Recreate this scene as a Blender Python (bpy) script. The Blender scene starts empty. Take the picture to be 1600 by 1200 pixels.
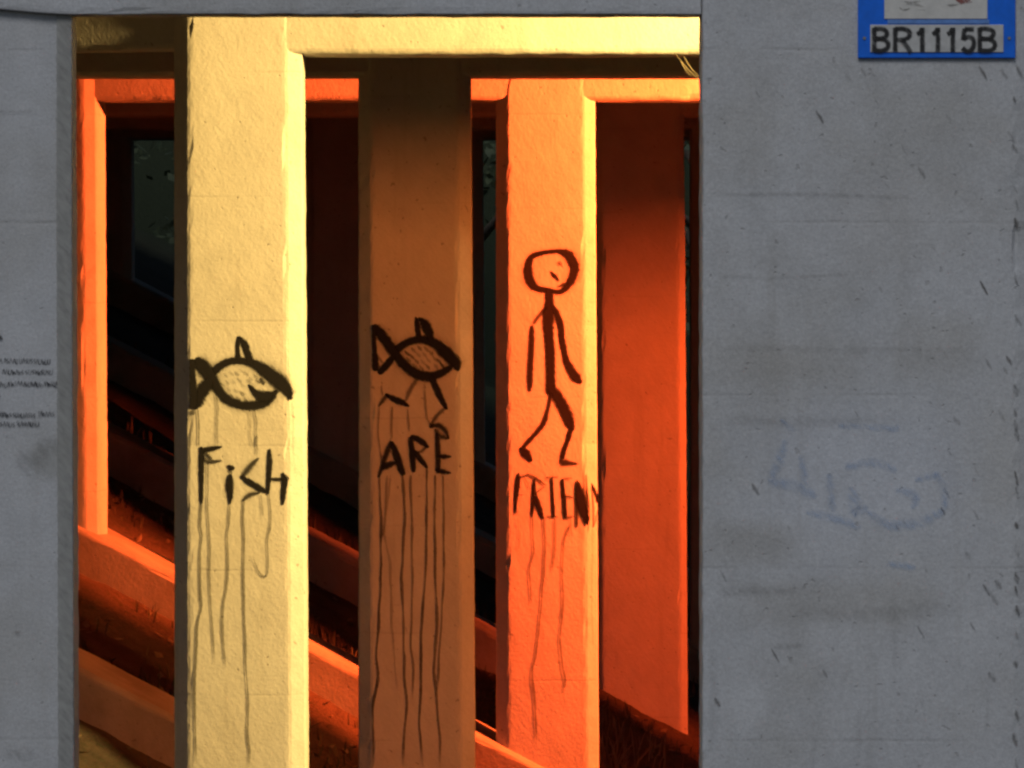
import bpy, bmesh, math, random
from mathutils import Vector, noise as mnoise

random.seed(7)
sc = bpy.context.scene
COL = sc.collection
R = math.radians

# ------------------------------------------------------------------ camera
# Eye at the origin looking along +Y; the level line of the eye lies above the
# middle of the frame, so the lens is shifted down a little.
FPX, HOR = 6833.0, 385.0
cam_d = bpy.data.cameras.new('camera')
cam = bpy.data.objects.new('camera', cam_d)
COL.objects.link(cam)
cam.location = (0, 0, 0)
cam.rotation_euler = (R(90), 0, 0)
cam_d.sensor_width = 36.0
cam_d.lens = FPX / 1600 * 36
cam_d.shift_y = -(600 - HOR) / 1600
cam_d.clip_start = 0.5
cam_d.clip_end = 3000
sc.camera = cam

# ------------------------------------------------------------------ sky and sun (late dusk, overcast)
SUN_EL, SUN_AZ = R(47), R(192)          # azimuth measured from +Y, clockwise: behind the camera, a touch left
world = bpy.data.worlds.new('World')
sc.world = world
world.use_nodes = True
wn = world.node_tree.nodes
bg = wn['Background']
sky = wn.new('ShaderNodeTexSky')
sky.sky_type = 'NISHITA'
sky.sun_disc = False
sky.sun_elevation = SUN_EL
sky.sun_rotation = SUN_AZ
world.node_tree.links.new(sky.outputs[0], bg.inputs[0])
bg.inputs[1].default_value = 0.034

sun_d = bpy.data.lights.new('sun', 'SUN')
sun = bpy.data.objects.new('sun', sun_d)
COL.objects.link(sun)
sun_d.energy = 0.95
sun_d.angle = R(24)
sun_d.color = (1.0, 0.975, 0.95)
sdir = Vector((math.sin(SUN_AZ) * math.cos(SUN_EL), math.cos(SUN_AZ) * math.cos(SUN_EL), math.sin(SUN_EL)))
sun.rotation_euler = (-sdir).to_track_quat('-Z', 'Y').to_euler()

sc.view_settings.view_transform = 'Standard'
sc.view_settings.look = 'None'
sc.view_settings.exposure = 0.0
sc.view_settings.gamma = 1.0
sc.view_settings.use_curve_mapping = False
sc.render.engine = 'CYCLES'
sc.cycles.max_bounces = 6
sc.cycles.diffuse_bounces = 4
sc.cycles.transparent_max_bounces = 24
sc.cycles.use_denoising = True
sc.cycles.pixel_filter_type = 'BLACKMAN_HARRIS'
sc.cycles.filter_width = 2.5

# lamps under the deck: x, distance, height, watts, colour
# (place), watts, colour, aim point, cone, blend, bulb size, side flaps, label
LAMPS = [
    ((4.42, 17.52, 1.52), 8200.0, (1.0, 0.63, 0.185), (-1.24, 20.0, 0.0), 55, 0.3, 0.10, (), 'yellow lamp under the deck, right behind the sign pier'),
    ((8.20, 16.8, 1.45), 4300.0, (1.0, 0.22, 0.03), (0.3, 22.6, -1.0), 32, 0.4, 0.40, (), 'orange lamp under the deck, far right of the sign pier'),
    ((3.90, 25.40, 1.30), 15000.0, (1.0, 0.105, 0.019), (-1.0, 26.4, -0.9), 130, 0.3, 0.018, (((-0.04, 0.10), (0.21, 0.10), 0.34), ((-0.04, -0.045), (0.21, 0.022), 0.34)), 'deep orange lamp under the deck beside the stick figure row'),
    ((10.80, 25.2, 1.30), 350.0, (1.0, 0.085, 0.011), (0.9, 29.6, -1.3), 60, 0.4, -0.36, (((0.30, -0.12), (1.0, 0.395), 0.62), ((0.10, 0.30), (1.0, 0.50), 0.62)), 'deep orange lamp under the deck, far right of the stick figure row'),
]

# ------------------------------------------------------------------ bridge layout (metres)
D0, DSTEP = 20.0, 3.2            # first row of pillars, spacing of the rows
X0, XSTEP = -1.24, 0.72          # the bridge is skewed: each row stands further right
PITCH = 2.90
SKEW = XSTEP / DSTEP
SOFFIT = 0.88
DECK_Z = 1.78


def smooth(a, b, x):
    t = max(0.0, min(1.0, (x - a) / (b - a)))
    return t * t * (3 - 2 * t)


def sill_top(x, d):
    u = x - SKEW * (d - D0)
    return -2.936 - 0.523 * (u + 1.65)


def ground_z(x, d):
    z = sill_top(x, d) - 0.27
    lo = -4.7
    if z < lo + 0.8:                      # ease out to the flat at the bottom of the bank
        z = lo + 0.8 * math.exp((z - lo - 0.8) / 0.8)
    if z > 1.2:
        z = 1.2 + 1.2 * (1 - math.exp(-(z - 1.2) / 1.2))
    far = smooth(39, 52, d)
    z = z * (1 - far) + far * (max(-3.6, min(1.0, -2.0 - 0.15 * x)))
    uu = x - SKEW * (d - D0)
    z += 0.27 * smooth(-2.3, -1.6, uu) * smooth(27.1, 28.6, d) * (1 - smooth(31, 33, d))
    near = 1 - smooth(11.5, 15.2, d)
    z = z * (1 - near) + near * (-1.7)
    if d > 54: z += min(26.0, (d - 54) * 0.55)
    n = mnoise.noise(Vector((x * 1.1, d * 1.1, 0))) * 0.06 + mnoise.noise(Vector((x * 5, d * 5, 3))) * 0.022 \
        + mnoise.noise(Vector((x * 13, d * 13, 7))) * 0.010
    return z + n


# ------------------------------------------------------------------ object helpers
def mesh_obj(name, verts, faces, mat, parent=None, root=(0, 0, 0), smooth_shade=False, mats=None, mat_idx=None):
    r = Vector(root)
    me = bpy.data.meshes.new(name)
    me.from_pydata([tuple(Vector(v) - r) for v in verts], [], faces)
    for m in (mats or [mat]):
        me.materials.append(m)
    if mat_idx:
        me.polygons.foreach_set('material_index', mat_idx)
    if smooth_shade:
        me.polygons.foreach_set('use_smooth', [True] * len(me.polygons))
    me.validate()
    me.update()
    o = bpy.data.objects.new(name, me)
    COL.objects.link(o)
    if parent is None:
        o.location = r
    else:
        o.parent = parent
    return o


def tag(o, label=None, cat=None, group=None, kind=None):
    if label: o['label'] = label
    if cat: o['category'] = cat
    if group: o['group'] = group
    if kind: o['kind'] = kind
    return o


def thing(name, label, cat, loc, group=None):
    o = bpy.data.objects.new(name, None)
    o.empty_display_size = 0.2
    COL.objects.link(o)
    o.location = loc
    return tag(o, label, cat, group)


def loft(rings, caps=True):
    n = len(rings[0])
    v = [p for r in rings for p in r]
    f = []
    for i in range(len(rings) - 1):
        for j in range(n):
            k = (j + 1) % n
            f.append((i * n + j, i * n + k, (i + 1) * n + k, (i + 1) * n + j))
    if caps:
        f.append(tuple(range(n - 1, -1, -1)))
        b = (len(rings) - 1) * n
        f.append(tuple(range(b, b + n)))
    return v, f


def ring2d(corners, edge=0.007, seg=0.12, counts=None):
    """Closed outline with support points beside each corner. Returns (x, y, is_corner)."""
    out = []
    n = len(corners)
    for i in range(n):
        a, b = Vector(corners[i]), Vector(corners[(i + 1) % n])
        L = (b - a).length
        e = min(edge, L * 0.3)
        d = (b - a) / L
        if counts is None: m = max(1, int((L - 2 * e) / seg))
        elif len(counts) > i: m = counts[i]
        else: m = max(1, int((L - 2 * e) / seg)); counts.append(m)
        for j in range(m + 1):
            t = e + (L - 2 * e) * j / m
            p = a + d * t
            if j == m and L > 0.1:           # a second support point keeps the face flat up to the edge
                p2 = a + d * (L - e - 0.014); out.append((p2.x, p2.y, 0.0))
            out.append((p.x, p.y, 1.0 if j in (0, m) else 0.0))
            if j == 0 and L > 0.1:
                p2 = a + d * (e + 0.014); out.append((p2.x, p2.y, 0.0))
    return out


def rough(p, corner, amp=1.0, seed=0.0):
    p = Vector(p)
    q = p + Vector((seed, seed * 0.7, 0))
    d = mnoise.noise_vector(q * 2.3) * 0.0006 + mnoise.noise_vector(q * 9) * 0.0002
    if corner:
        d += mnoise.noise_vector(q * 14) * 0.0024 + mnoise.noise_vector(q * 34) * 0.0028
        c = mnoise.noise(q * 5.5 + Vector((9, 3, 1)))
        if c > 0.30:
            d += Vector((0, 0.6, 0)) * (c - 0.30) * 0.05
        d.y = abs(d.y)                       # chips only ever go inwards on the faces seen
    return p + d * amp


def box_verts(x0, x1, y0, y1, z0, z1):
    v = [(x0, y0, z0), (x1, y0, z0), (x1, y1, z0), (x0, y1, z0), (x0, y0, z1), (x1, y0, z1), (x1, y1, z1), (x0, y1, z1)]
    f = [(0, 3, 2, 1), (4, 5, 6, 7), (0, 1, 5, 4), (1, 2, 6, 5), (2, 3, 7, 6), (3, 0, 4, 7)]
    return v, f


def bevel_box(name, x0, x1, y0, y1, z0, z1, mat, parent=None, root=(0, 0, 0), bev=0.004):
    v, f = box_verts(x0, x1, y0, y1, z0, z1)
    bm = bmesh.new()
    r = Vector(root)
    vs = [bm.verts.new(Vector(p) - r) for p in v]
    for q in f:
        bm.faces.new([vs[i] for i in q])
    bmesh.ops.bevel(bm, geom=list(bm.edges), offset=bev, segments=2, affect='EDGES', profile=0.5)
    me = bpy.data.meshes.new(name)
    bm.to_mesh(me); bm.free()
    me.materials.append(mat)
    o = bpy.data.objects.new(name, me)
    COL.objects.link(o)
    if parent is None: o.location = r
    else: o.parent = parent
    return o


def tube(points, radius, sides=6):
    pts = [Vector(p) for p in points]
    rings = []
    for i, p in enumerate(pts):
        t = (pts[min(i + 1, len(pts) - 1)] - pts[max(i - 1, 0)]).normalized()
        a = t.cross(Vector((0.3, 0.2, 0.93))).normalized()
        b = t.cross(a)
        rr = radius[i] if isinstance(radius, (list, tuple)) else radius
        rings.append([p + (a * math.cos(2 * math.pi * k / sides) + b * math.sin(2 * math.pi * k / sides)) * rr for k in range(sides)])
    return loft(rings)


# ------------------------------------------------------------------ materials
class NT:
    def __init__(self, name):
        self.m = bpy.data.materials.new(name)
        self.m.use_nodes = True
        self.t = self.m.node_tree
        self.n = self.t.nodes
        self.bsdf = self.n['Principled BSDF']
        self.geo = None

    def node(self, typ, **kw):
        nd = self.n.new(typ)
        for k, v in kw.items():
            if isinstance(k, str) and hasattr(nd, k): setattr(nd, k, v)
        return nd

    def link(self, a, b): self.t.links.new(a, b)

    def pos(self):
        if not self.geo: self.geo = self.n.new('ShaderNodeNewGeometry')
        return self.geo.outputs['Position']

    def mapping(self, rot=(0, 0, 0), scale=(1, 1, 1), loc=(0, 0, 0)):
        src = self.pos()
        if any(rot):
            r = self.n.new('ShaderNodeMapping')
            r.inputs['Rotation'].default_value = rot
            self.link(src, r.inputs['Vector'])
            src = r.outputs[0]
        a = self.n.new('ShaderNodeMapping')
        a.inputs['Scale'].default_value = scale
        a.inputs['Location'].default_value = loc
        self.link(src, a.inputs['Vector'])
        return a.outputs[0]

    def noise(self, vec, scale, detail=2.0, rough=0.5):
        a = self.n.new('ShaderNodeTexNoise')
        a.inputs['Scale'].default_value = scale
        a.inputs['Detail'].default_value = detail
        a.inputs['Roughness'].default_value = rough
        self.link(vec, a.inputs['Vector'])
        return a.outputs['Fac']

    def rng(self, val, a, b, c, d, smooth_=False):
        m = self.n.new('ShaderNodeMapRange')
        if smooth_: m.interpolation_type = 'SMOOTHSTEP'
        for i, x in zip((1, 2, 3, 4), (a, b, c, d)):
            if isinstance(x, (int, float)): m.inputs[i].default_value = x
            else: self.link(x, m.inputs[i])
        self.link(val, m.inputs[0])
        return m.outputs[0]

    def math(self, op, a, b=None, clamp=False):
        m = self.n.new('ShaderNodeMath')
        m.operation = op
        m.use_clamp = clamp
        for i, x in enumerate((a, b)):
            if x is None: continue
            if isinstance(x, (int, float)): m.inputs[i].default_value = x
            else: self.link(x, m.inputs[i])
        return m.outputs[0]

    def mix(self, fac, a, b, mode='MIX'):
        m = self.n.new('ShaderNodeMix')
        m.data_type = 'RGBA'
        m.blend_type = mode
        for idx, x in ((0, fac), (6, a), (7, b)):
            if isinstance(x, (int, float)): m.inputs[idx].default_value = x
            elif isinstance(x, tuple): m.inputs[idx].default_value = (*x, 1)
            else: self.link(x, m.inputs[idx])
        return m.outputs[2]

    def bump(self, h, strength, dist, normal=None):
        b = self.n.new('ShaderNodeBump')
        b.inputs['Strength'].default_value = strength
        b.inputs['Distance'].default_value = dist
        self.link(h, b.inputs['Height'])
        if normal: self.link(normal, b.inputs['Normal'])
        return b.outputs[0]


def painted_concrete(name, base, stain, stain_amt, streak=1.0, grain=0.06, lines=(0.61, 0.12), speck=0.5, rough_v=0.75, patches=()):
    t = NT(name)
    p = t.pos()
    big = t.noise(p, 1.7, 4, 0.6)
    mid = t.noise(t.mapping(scale=(1, 1, 0.8)), 7.0, 4, 0.65)
    fine = t.noise(p, 330, 2, 0.7)
    # trowel and brush marks running down to the right
    dg = t.mapping(rot=(0, -R(52), 0), scale=(9, 20, 62))
    st = t.noise(dg, 1.0, 3, 0.6)
    dg2 = t.mapping(rot=(0, -R(60), 0), scale=(3, 9, 26), loc=(3, 0, 5))
    st2 = t.noise(dg2, 1.0, 2, 0.5)
    # lift lines left by the formwork
    sep = t.n.new('ShaderNodeSeparateXYZ'); t.link(p, sep.inputs[0])
    zz = t.math('ADD', sep.outputs[2], t.math('MULTIPLY', t.math('SUBTRACT', mid, 0.5), 0.016))
    fr = t.math('FRACT', t.math('ADD', t.math('DIVIDE', zz, lines[0]), lines[1] + 20))
    ln = t.rng(t.math('ABSOLUTE', t.math('SUBTRACT', fr, 0.5)), 0.0, 0.016, 1.0, 0.0, True)
    ln = t.math('MULTIPLY', ln, t.rng(t.noise(t.mapping(scale=(2.5, 2.5, 4)), 1.0, 2), 0.42, 0.62, 0.0, 1.0))
    c = t.mix(t.rng(big, 0.40, 0.72, 0.0, stain_amt, True), base, stain)
    for px_, pz_, hx, hz, fac, colr in patches:        # painted-over or dirty areas: centre, half size, strength, colour
        ax_ = t.math('DIVIDE', t.math('ABSOLUTE', t.math('SUBTRACT', sep.outputs[0], px_)), hx)
        az_ = t.math('DIVIDE', t.math('ABSOLUTE', t.math('SUBTRACT', sep.outputs[2], pz_)), hz)
        r_ = t.math('POWER', t.math('ADD', t.math('POWER', ax_, 4.0), t.math('POWER', az_, 4.0)), 0.25)
        r_ = t.math('ADD', r_, t.math('MULTIPLY', t.math('SUBTRACT', mid, 0.5), 0.9))
        c = t.mix(t.rng(r_, 0.25, 1.2, fac, 0.0, True), c, colr)
    c = t.mix(1.0, c, t.rng(mid, 0.3, 0.75, 0.90, 1.06), 'MULTIPLY')
    c = t.mix(1.0, c, t.rng(t.noise(p, 95, 2, 0.6), 0.3, 0.7, 1.0 - grain * 0.7, 1.0 + grain * 0.5), 'MULTIPLY')
    c = t.mix(1.0, c, t.rng(fine, 0.25, 0.75, 1.0 - grain, 1.0 + grain), 'MULTIPLY')
    c = t.mix(1.0, c, t.rng(st, 0.30, 0.72, 1.0 - 0.05 * streak, 1.0 + 0.03 * streak), 'MULTIPLY')
    c = t.mix(t.math('MULTIPLY', ln, 0.16), c, (0.16, 0.14, 0.12))
    # pits and flecks
    dk = t.noise(t.mapping(rot=(0, -R(55), 0), scale=(16, 30, 42), loc=(1, 8, 2)), 1.0, 2, 0.5)
    c = t.mix(t.math('MULTIPLY', t.rng(dk, 0.715, 0.76, 0.0, 1.0, True), speck), c, (0.09, 0.07, 0.055))
    pore = t.rng(t.noise(t.mapping(loc=(7, 1, 3)), 38, 1, 0.4), 0.735, 0.775, 0.0, 1.0, True)      # air holes
    c = t.mix(t.math('MULTIPLY', pore, speck * 0.9), c, (0.10, 0.085, 0.07))
    run = t.noise(t.mapping(scale=(9, 9, 0.55), loc=(2, 2, 9)), 1.0, 4, 0.65)                       # old rain runs
    c = t.mix(t.rng(run, 0.54, 0.72, 0.0, 0.30 if streak > 0.5 else 0.13, True), c, (0.27, 0.25, 0.22))
    t.link(c, t.bsdf.inputs['Base Color'])
    t.bsdf.inputs['Roughness'].default_value = rough_v
    t.bsdf.inputs['Specular IOR Level'].default_value = 0.28
    msk = t.rng(t.noise(p, 3.1, 2), 0.45, 0.68, 0.0, 1.0, True)
    n1 = t.bump(t.math('MULTIPLY', st, msk), 0.24 * streak, 0.0022)
    n2 = t.bump(st2, 0.22 * streak, 0.005, n1)
    pit = t.noise(p, 55, 3, 0.65)
    n3 = t.bump(pit, 0.5, 0.0045, t.bump(mid, 0.35, 0.006, n2))
    n4 = t.bump(t.math('MULTIPLY', ln, -1.0), 0.3, 0.003, t.bump(t.math('MULTIPLY', pore, -1.0), 0.5, 0.004, n3))
    t.link(n4, t.bsdf.inputs['Normal'])
    return t.m


M = {}
M['pillar'] = painted_concrete('painted_pillar_concrete', (0.44, 0.43, 0.405), (0.37, 0.345, 0.305), 0.35, lines=(0.57, 0.10))
M['beam'] = painted_concrete('painted_beam_concrete', (0.42, 0.41, 0.385), (0.33, 0.305, 0.265), 0.5, lines=(1.9, 0.3))
M['front'] = painted_concrete('grey_front_concrete', (0.535, 0.555, 0.585), (0.455, 0.46, 0.46), 0.8, streak=0.3, grain=0.15, lines=(0.63, 0.36), speck=0.25, rough_v=0.85, patches=(
    (1.26, -0.86, 0.46, 0.34, 1.0, (0.575, 0.605, 0.66)), (1.42, -1.10, 0.22, 0.14, 0.6, (0.535, 0.555, 0.585)),
    (0.88, -1.08, 0.22, 0.10, 0.5, (0.41, 0.405, 0.39)), (1.15, -1.30, 0.40, 0.10, 0.45, (0.42, 0.415, 0.40)), (0.98, -0.42, 0.28, 0.10, 0.4, (0.43, 0.425, 0.41)),
    (1.55, -0.35, 0.20, 0.14, 0.4, (0.44, 0.435, 0.42)), (1.78, -0.75, 0.08, 0.30, 0.5, (0.55, 0.56, 0.57)), (-1.70, -0.78, 0.08, 0.08, 0.6, (0.38, 0.385, 0.37)), (1.35, 0.10, 0.4, 0.2, 0.3, (0.54, 0.545, 0.56))))
M['sill'] = painted_concrete('sill_concrete', (0.29, 0.265, 0.23), (0.16, 0.135, 0.11), 0.85, streak=0.8, lines=(3.0, 0.1))


def simple_mat(name, col, rough_v=0.6, var=0.12, scale=20, metallic=0.0, bump=0.0, spec=0.4):
    t = NT(name)
    n = t.noise(t.pos(), scale, 3, 0.6)
    c = t.mix(1.0, col, t.rng(n, 0.3, 0.7, 1 - var, 1 + var), 'MULTIPLY')
    t.link(c, t.bsdf.inputs['Base Color'])
    t.bsdf.inputs['Roughness'].default_value = rough_v
    t.bsdf.inputs['Metallic'].default_value = metallic
    t.bsdf.inputs['Specular IOR Level'].default_value = spec
    if bump: t.link(t.bump(n, bump, 0.01), t.bsdf.inputs['Normal'])
    return t.m


M['deck'] = simple_mat('deck_soffit_concrete', (0.12, 0.11, 0.10), 0.9, 0.2, 3, bump=0.3)


def ground_mat():
    t = NT('bare_earth')
    p = t.pos()
    a = t.noise(p, 1.6, 5, 0.65)
    b = t.noise(p, 16, 4, 0.7)
    c_ = t.noise(p, 70, 3, 0.7)
    c = t.mix(t.rng(a, 0.4, 0.62, 0, 1, True), (0.078, 0.058, 0.042), (0.048, 0.038, 0.028))
    c = t.mix(t.rng(b, 0.52, 0.68, 0, 0.75, True), c, (0.038, 0.042, 0.02))
    sp = t.n.new('ShaderNodeSeparateXYZ'); t.link(p, sp.inputs[0])
    c = t.mix(t.rng(sp.outputs[1], 36, 42, 0, 1), c, (0.028, 0.036, 0.018))      # scrub beyond the bridge
    c = t.mix(1.0, c, t.rng(c_, 0.25, 0.75, 0.65, 1.3), 'MULTIPLY')
    t.link(c, t.bsdf.inputs['Base Color'])
    t.bsdf.inputs['Roughness'].default_value = 0.95
    t.bsdf.inputs['Specular IOR Level'].default_value = 0.15
    t.link(t.bump(c_, 0.6, 0.02, t.bump(b, 0.8, 0.05)), t.bsdf.inputs['Normal'])
    return t.m


M['ground'] = ground_mat()


def blade_mat(name, c1, c2):
    t = NT(name)
    n = t.noise(t.pos(), 9, 2)
    c = t.mix(t.rng(n, 0.35, 0.65, 0, 1), c1, c2)
    t.link(c, t.bsdf.inputs['Base Color'])
    t.bsdf.inputs['Roughness'].default_value = 0.7
    return t.m


M['grass'] = blade_mat('rough_grass', (0.035, 0.04, 0.015), (0.06, 0.05, 0.024))
M['straw'] = blade_mat('dry_straw', (0.16, 0.13, 0.08), (0.10, 0.08, 0.045))
M['leaf'] = blade_mat('tree_leaves', (0.045, 0.065, 0.03), (0.085, 0.105, 0.05))
M['bark'] = simple_mat('tree_bark', (0.10, 0.08, 0.06), 0.9, 0.3, 12, bump=0.6)
M['blue'] = simple_mat('sign_blue', (0.004, 0.15, 0.80), 0.45, 0.10, 25)
M['blue_pale'] = simple_mat('sign_blue_worn', (0.12, 0.26, 0.62), 0.5, 0.18, 40)
M['sign_white'] = simple_mat('sign_white', (0.62, 0.62, 0.60), 0.5, 0.10, 22)
M['sign_plate'] = simple_mat('number_plate_grey', (0.52, 0.53, 0.53), 0.5, 0.12, 30)
M['sign_black'] = simple_mat('sign_lettering_black', (0.035, 0.035, 0.037), 0.6, 0.2, 60)
M['lamp_metal'] = simple_mat('lamp_housing_metal', (0.25, 0.25, 0.25), 0.5, 0.1, 30, metallic=0.6)
M['screw'] = simple_mat('sign_screw', (0.3, 0.3, 0.3), 0.4, 0.1, 30, metallic=0.8)


def glow_mat(name, col, s):
    t = NT(name)
    t.bsdf.inputs['Base Color'].default_value = (0.8, 0.8, 0.8, 1)
    t.bsdf.inputs['Emission Color'].default_value = (*col, 1)
    t.bsdf.inputs['Emission Strength'].default_value = s
    return t.m


def paint_mat(name, col, rough_v=0.55, ragged=0.75, patchy=(0.28, 0.42, 0.90)):
    """Sprayed or brushed paint: covers in the middle of a stroke, frays at its sides."""
    t = NT(name)
    uv = t.n.new('ShaderNodeUVMap'); uv.uv_map = 'stroke_uv'
    sep = t.n.new('ShaderNodeSeparateXYZ'); t.link(uv.outputs[0], sep.inputs[0])
    at = t.n.new('ShaderNodeAttribute'); at.attribute_name = 'stroke'
    sc_ = t.n.new('ShaderNodeSeparateColor'); t.link(at.outputs['Color'], sc_.inputs[0])
    op, soft, rim = sc_.outputs[0], sc_.outputs[1], sc_.outputs[2]
    v = t.math('ABSOLUTE', t.math('SUBTRACT', t.math('MULTIPLY', sep.outputs[1], 2.0), 1.0))
    dg = t.mapping(rot=(0, -R(52), 0), scale=(26, 40, 120))
    n1 = t.noise(dg, 1.0, 3, 0.6)
    vv = t.math('ADD', v, t.math('MULTIPLY', t.math('SUBTRACT', n1, 0.5), ragged))
    a = t.rng(vv, t.math('SUBTRACT', 1.0, soft), 1.0, 1.0, 0.0, True)
    ring = t.rng(v, 0.15, 0.75, 0.30, 1.0, True)
    ringf = t.math('ADD', t.math('MULTIPLY', rim, ring), t.math('SUBTRACT', 1.0, rim))
    a = t.math('MULTIPLY', a, ringf)
    n2 = t.noise(t.mapping(rot=(0, -R(50), 0), scale=(20, 30, 60), loc=(4, 4, 4)), 1.0, 3, 0.6)
    a = t.math('MULTIPLY', a, t.rng(n2, patchy[0], patchy[1], patchy[2], 1.0, True))
    a = t.math('MULTIPLY', a, op, True)
    c = t.mix(1.0, col, t.rng(n2, 0.3, 0.7, 0.85, 1.2), 'MULTIPLY')
    t.link(c, t.bsdf.inputs['Base Color'])
    t.bsdf.inputs['Roughness'].default_value = rough_v
    t.bsdf.inputs['Specular IOR Level'].default_value = 0.25
    t.link(a, t.bsdf.inputs['Alpha'])
    return t.m


M['paint'] = paint_mat('black_paint', (0.006, 0.005, 0.005))
M['ink'] = paint_mat('black_marker', (0.03, 0.03, 0.033), ragged=0.9, patchy=(0.3, 0.55, 0.35))
M['grime'] = paint_mat('brown_grime', (0.10, 0.09, 0.078), ragged=1.0, patchy=(0.3, 0.6, 0.2))
M['cover'] = paint_mat('pale_cover_paint', (0.55, 0.57, 0.60), ragged=0.2, patchy=(0.2, 0.5, 0.8))
M['blue_chalk'] = paint_mat('faded_blue_paint', (0.40, 0.50, 0.68), ragged=0.5, patchy=(0.30, 0.75, 0.15))
M['bare'] = paint_mat('edge_strip_grey', (0.34, 0.345, 0.335), 0.9, 0.25, (0.2, 0.4, 0.85))  # darker grey for the strip along the left pier's edge
M['print'] = paint_mat('number_print', (0.03, 0.03, 0.032), 0.6, 0.35, (0.3, 0.55, 0.55))
M['red_ink'] = paint_mat('faded_red_print', (0.30, 0.10, 0.09), ragged=0.7, patchy=(0.3, 0.55, 0.4))

# ------------------------------------------------------------------ strokes of paint on a pillar face
class Face:
    """A vertical face at distance d; strokes are given in picture units measured on it."""
    def __init__(self, d, root, ox=0.0, lift=0.002, xlim=None):
        self.d, self.root, self.k, self.lift, self.xlim = d, root, 0, lift, xlim
        self.s = d / FPX

    def m(self, px, py):
        return ((px - 800) * self.s, (HOR - py) * self.s)


def catmull(pts, step):
    if len(pts) < 3:
        pts = [pts[0], tuple((a + b) / 2 for a, b in zip(pts[0], pts[-1])), pts[-1]]
    out = []
    n = len(pts)
    for i in range(n - 1):
        p0, p1, p2, p3 = pts[max(i - 1, 0)], pts[i], pts[i + 1], pts[min(i + 2, n - 1)]
        L = math.hypot(p2[0] - p1[0], p2[1] - p1[1])
        m = max(2, int(L / step))
        for j in range(m):
            t = j / m
            out.append(tuple(0.5 * ((2 * b) + (-a + c) * t + (2 * a - 5 * b + 4 * c - d) * t * t + (-a + 3 * b - 3 * c + d) * t ** 3)
                             for a, b, c, d in zip(p0, p1, p2, p3)))
    out.append(tuple(pts[-1]))
    return out


def paint(name, face, strokes, mat, parent, label=None):
    """strokes: list of dict(p=[(px,py[,w])...], w=width px, op, soft, rim, fade=(start,end))"""
    verts, faces, uvs, cols = [], [], [], []
    for s in strokes:
        if name in ('head', 'torso', 'arm') or (name == 'leg' and face.d > 26): s.setdefault('k', FIG_K)
        w0 = s.get('w', 8)
        if mat is M['paint'] and not s.get('rim'): s.setdefault('k', 1.7)
        pts = [(q[0], q[1], q[2] if len(q) > 2 else w0) for q in s['p']]
        if s.get('closed'): pts = pts + [pts[0]]
        if s.get('jit'):
            pts = [(x + random.uniform(-1, 1) * s['jit'], y, w) for x, y, w in pts]
        c = catmull(pts, s.get('step', 5))
        n = len(c)
        y = face.d - face.lift - face.k * 0.00003
        face.k += 1
        base = len(verts)
        f0, f1 = s.get('fade', (0, 0))
        for i, (x, yy, w) in enumerate(c):
            a, b = c[max(i - 1, 0)], c[min(i + 1, n - 1)]
            tx, ty = b[0] - a[0], b[1] - a[1]
            L = math.hypot(tx, ty) or 1
            nx, ny = -ty / L, tx / L
            t = i / (n - 1)
            ww = w * s.get('k', 1.0) * (1 + 0.10 * mnoise.noise(Vector((x * 0.11, yy * 0.11, face.k))))
            if s.get('taper', True):
                ww *= 0.55 + 0.45 * min(1, t * (n - 1) / 1.5, (1 - t) * (n - 1) / 1.5)
            o = s.get('op', 1.0)
            if f0: o *= smooth(0, f0, t) * 0.85 + 0.15
            if f1: o *= smooth(0, f1, 1 - t) * 0.85 + 0.15
            for sg in (-1, 1):
                qx, qy = x + nx * ww * 0.5 * sg, yy + ny * ww * 0.5 * sg
                if face.xlim: qx = max(face.xlim[0], min(face.xlim[1], qx))
                X, Z = face.m(qx, qy)
                verts.append((X, y, Z))
                uvs.append((t, 0.5 + 0.5 * sg))
                cols.append((o, s.get('soft', 0.5), s.get('rim', 0.0), 1))
        for i in range(n - 1):
            q = base + 2 * i
            faces.append((q, q + 1, q + 3, q + 2))
    o = mesh_obj(name, verts, faces, mat, parent, face.root)
    me = o.data
    me.uv_layers.new(name='stroke_uv')
    me.color_attributes.new('stroke', 'FLOAT_COLOR', 'POINT')
    me.color_attributes['stroke'].data.foreach_set('color', [x for cc in cols for x in cc])
    me.uv_layers['stroke_uv'].data.foreach_set('uv', [x for lp in me.loops for x in uvs[lp.vertex_index]])
    if label: o['label'] = label
    return o


def crop(ox, oy, k):
    """Points measured in an enlarged detail -> picture units."""
    def f(*pts, w=None, **kw):
        d = dict(kw)
        d['p'] = [(ox + q[0] / k, oy + q[1] / k) + ((q[2] / k,) if len(q) > 2 else ()) for q in pts]
        if w: d['w'] = w / k
        return d
    return f


def halo(s, grow=1.9, op=0.30):
    h = dict(s)
    h['p'] = [(q[0], q[1], (q[2] if len(q) > 2 else s.get('w', 8)) * grow) for q in s['p']]
    h['op'] = op; h['soft'] = 1.0
    return h


# ================================================================== THE SETTING
def axis_pts(lo, hi, fine_lo, fine_hi, fine, grow=1.35):
    pts = []
    x = fine_lo
    while x < fine_hi: pts.append(x); x += fine
    pts.append(fine_hi)
    s, x = fine, fine_hi
    while x < hi: s *= grow; x += s; pts.append(min(x, hi))
    s, x = fine, fine_lo
    left = []
    while x > lo: s *= grow; x -= s; left.append(max(x, lo))
    return left[::-1] + pts


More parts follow.
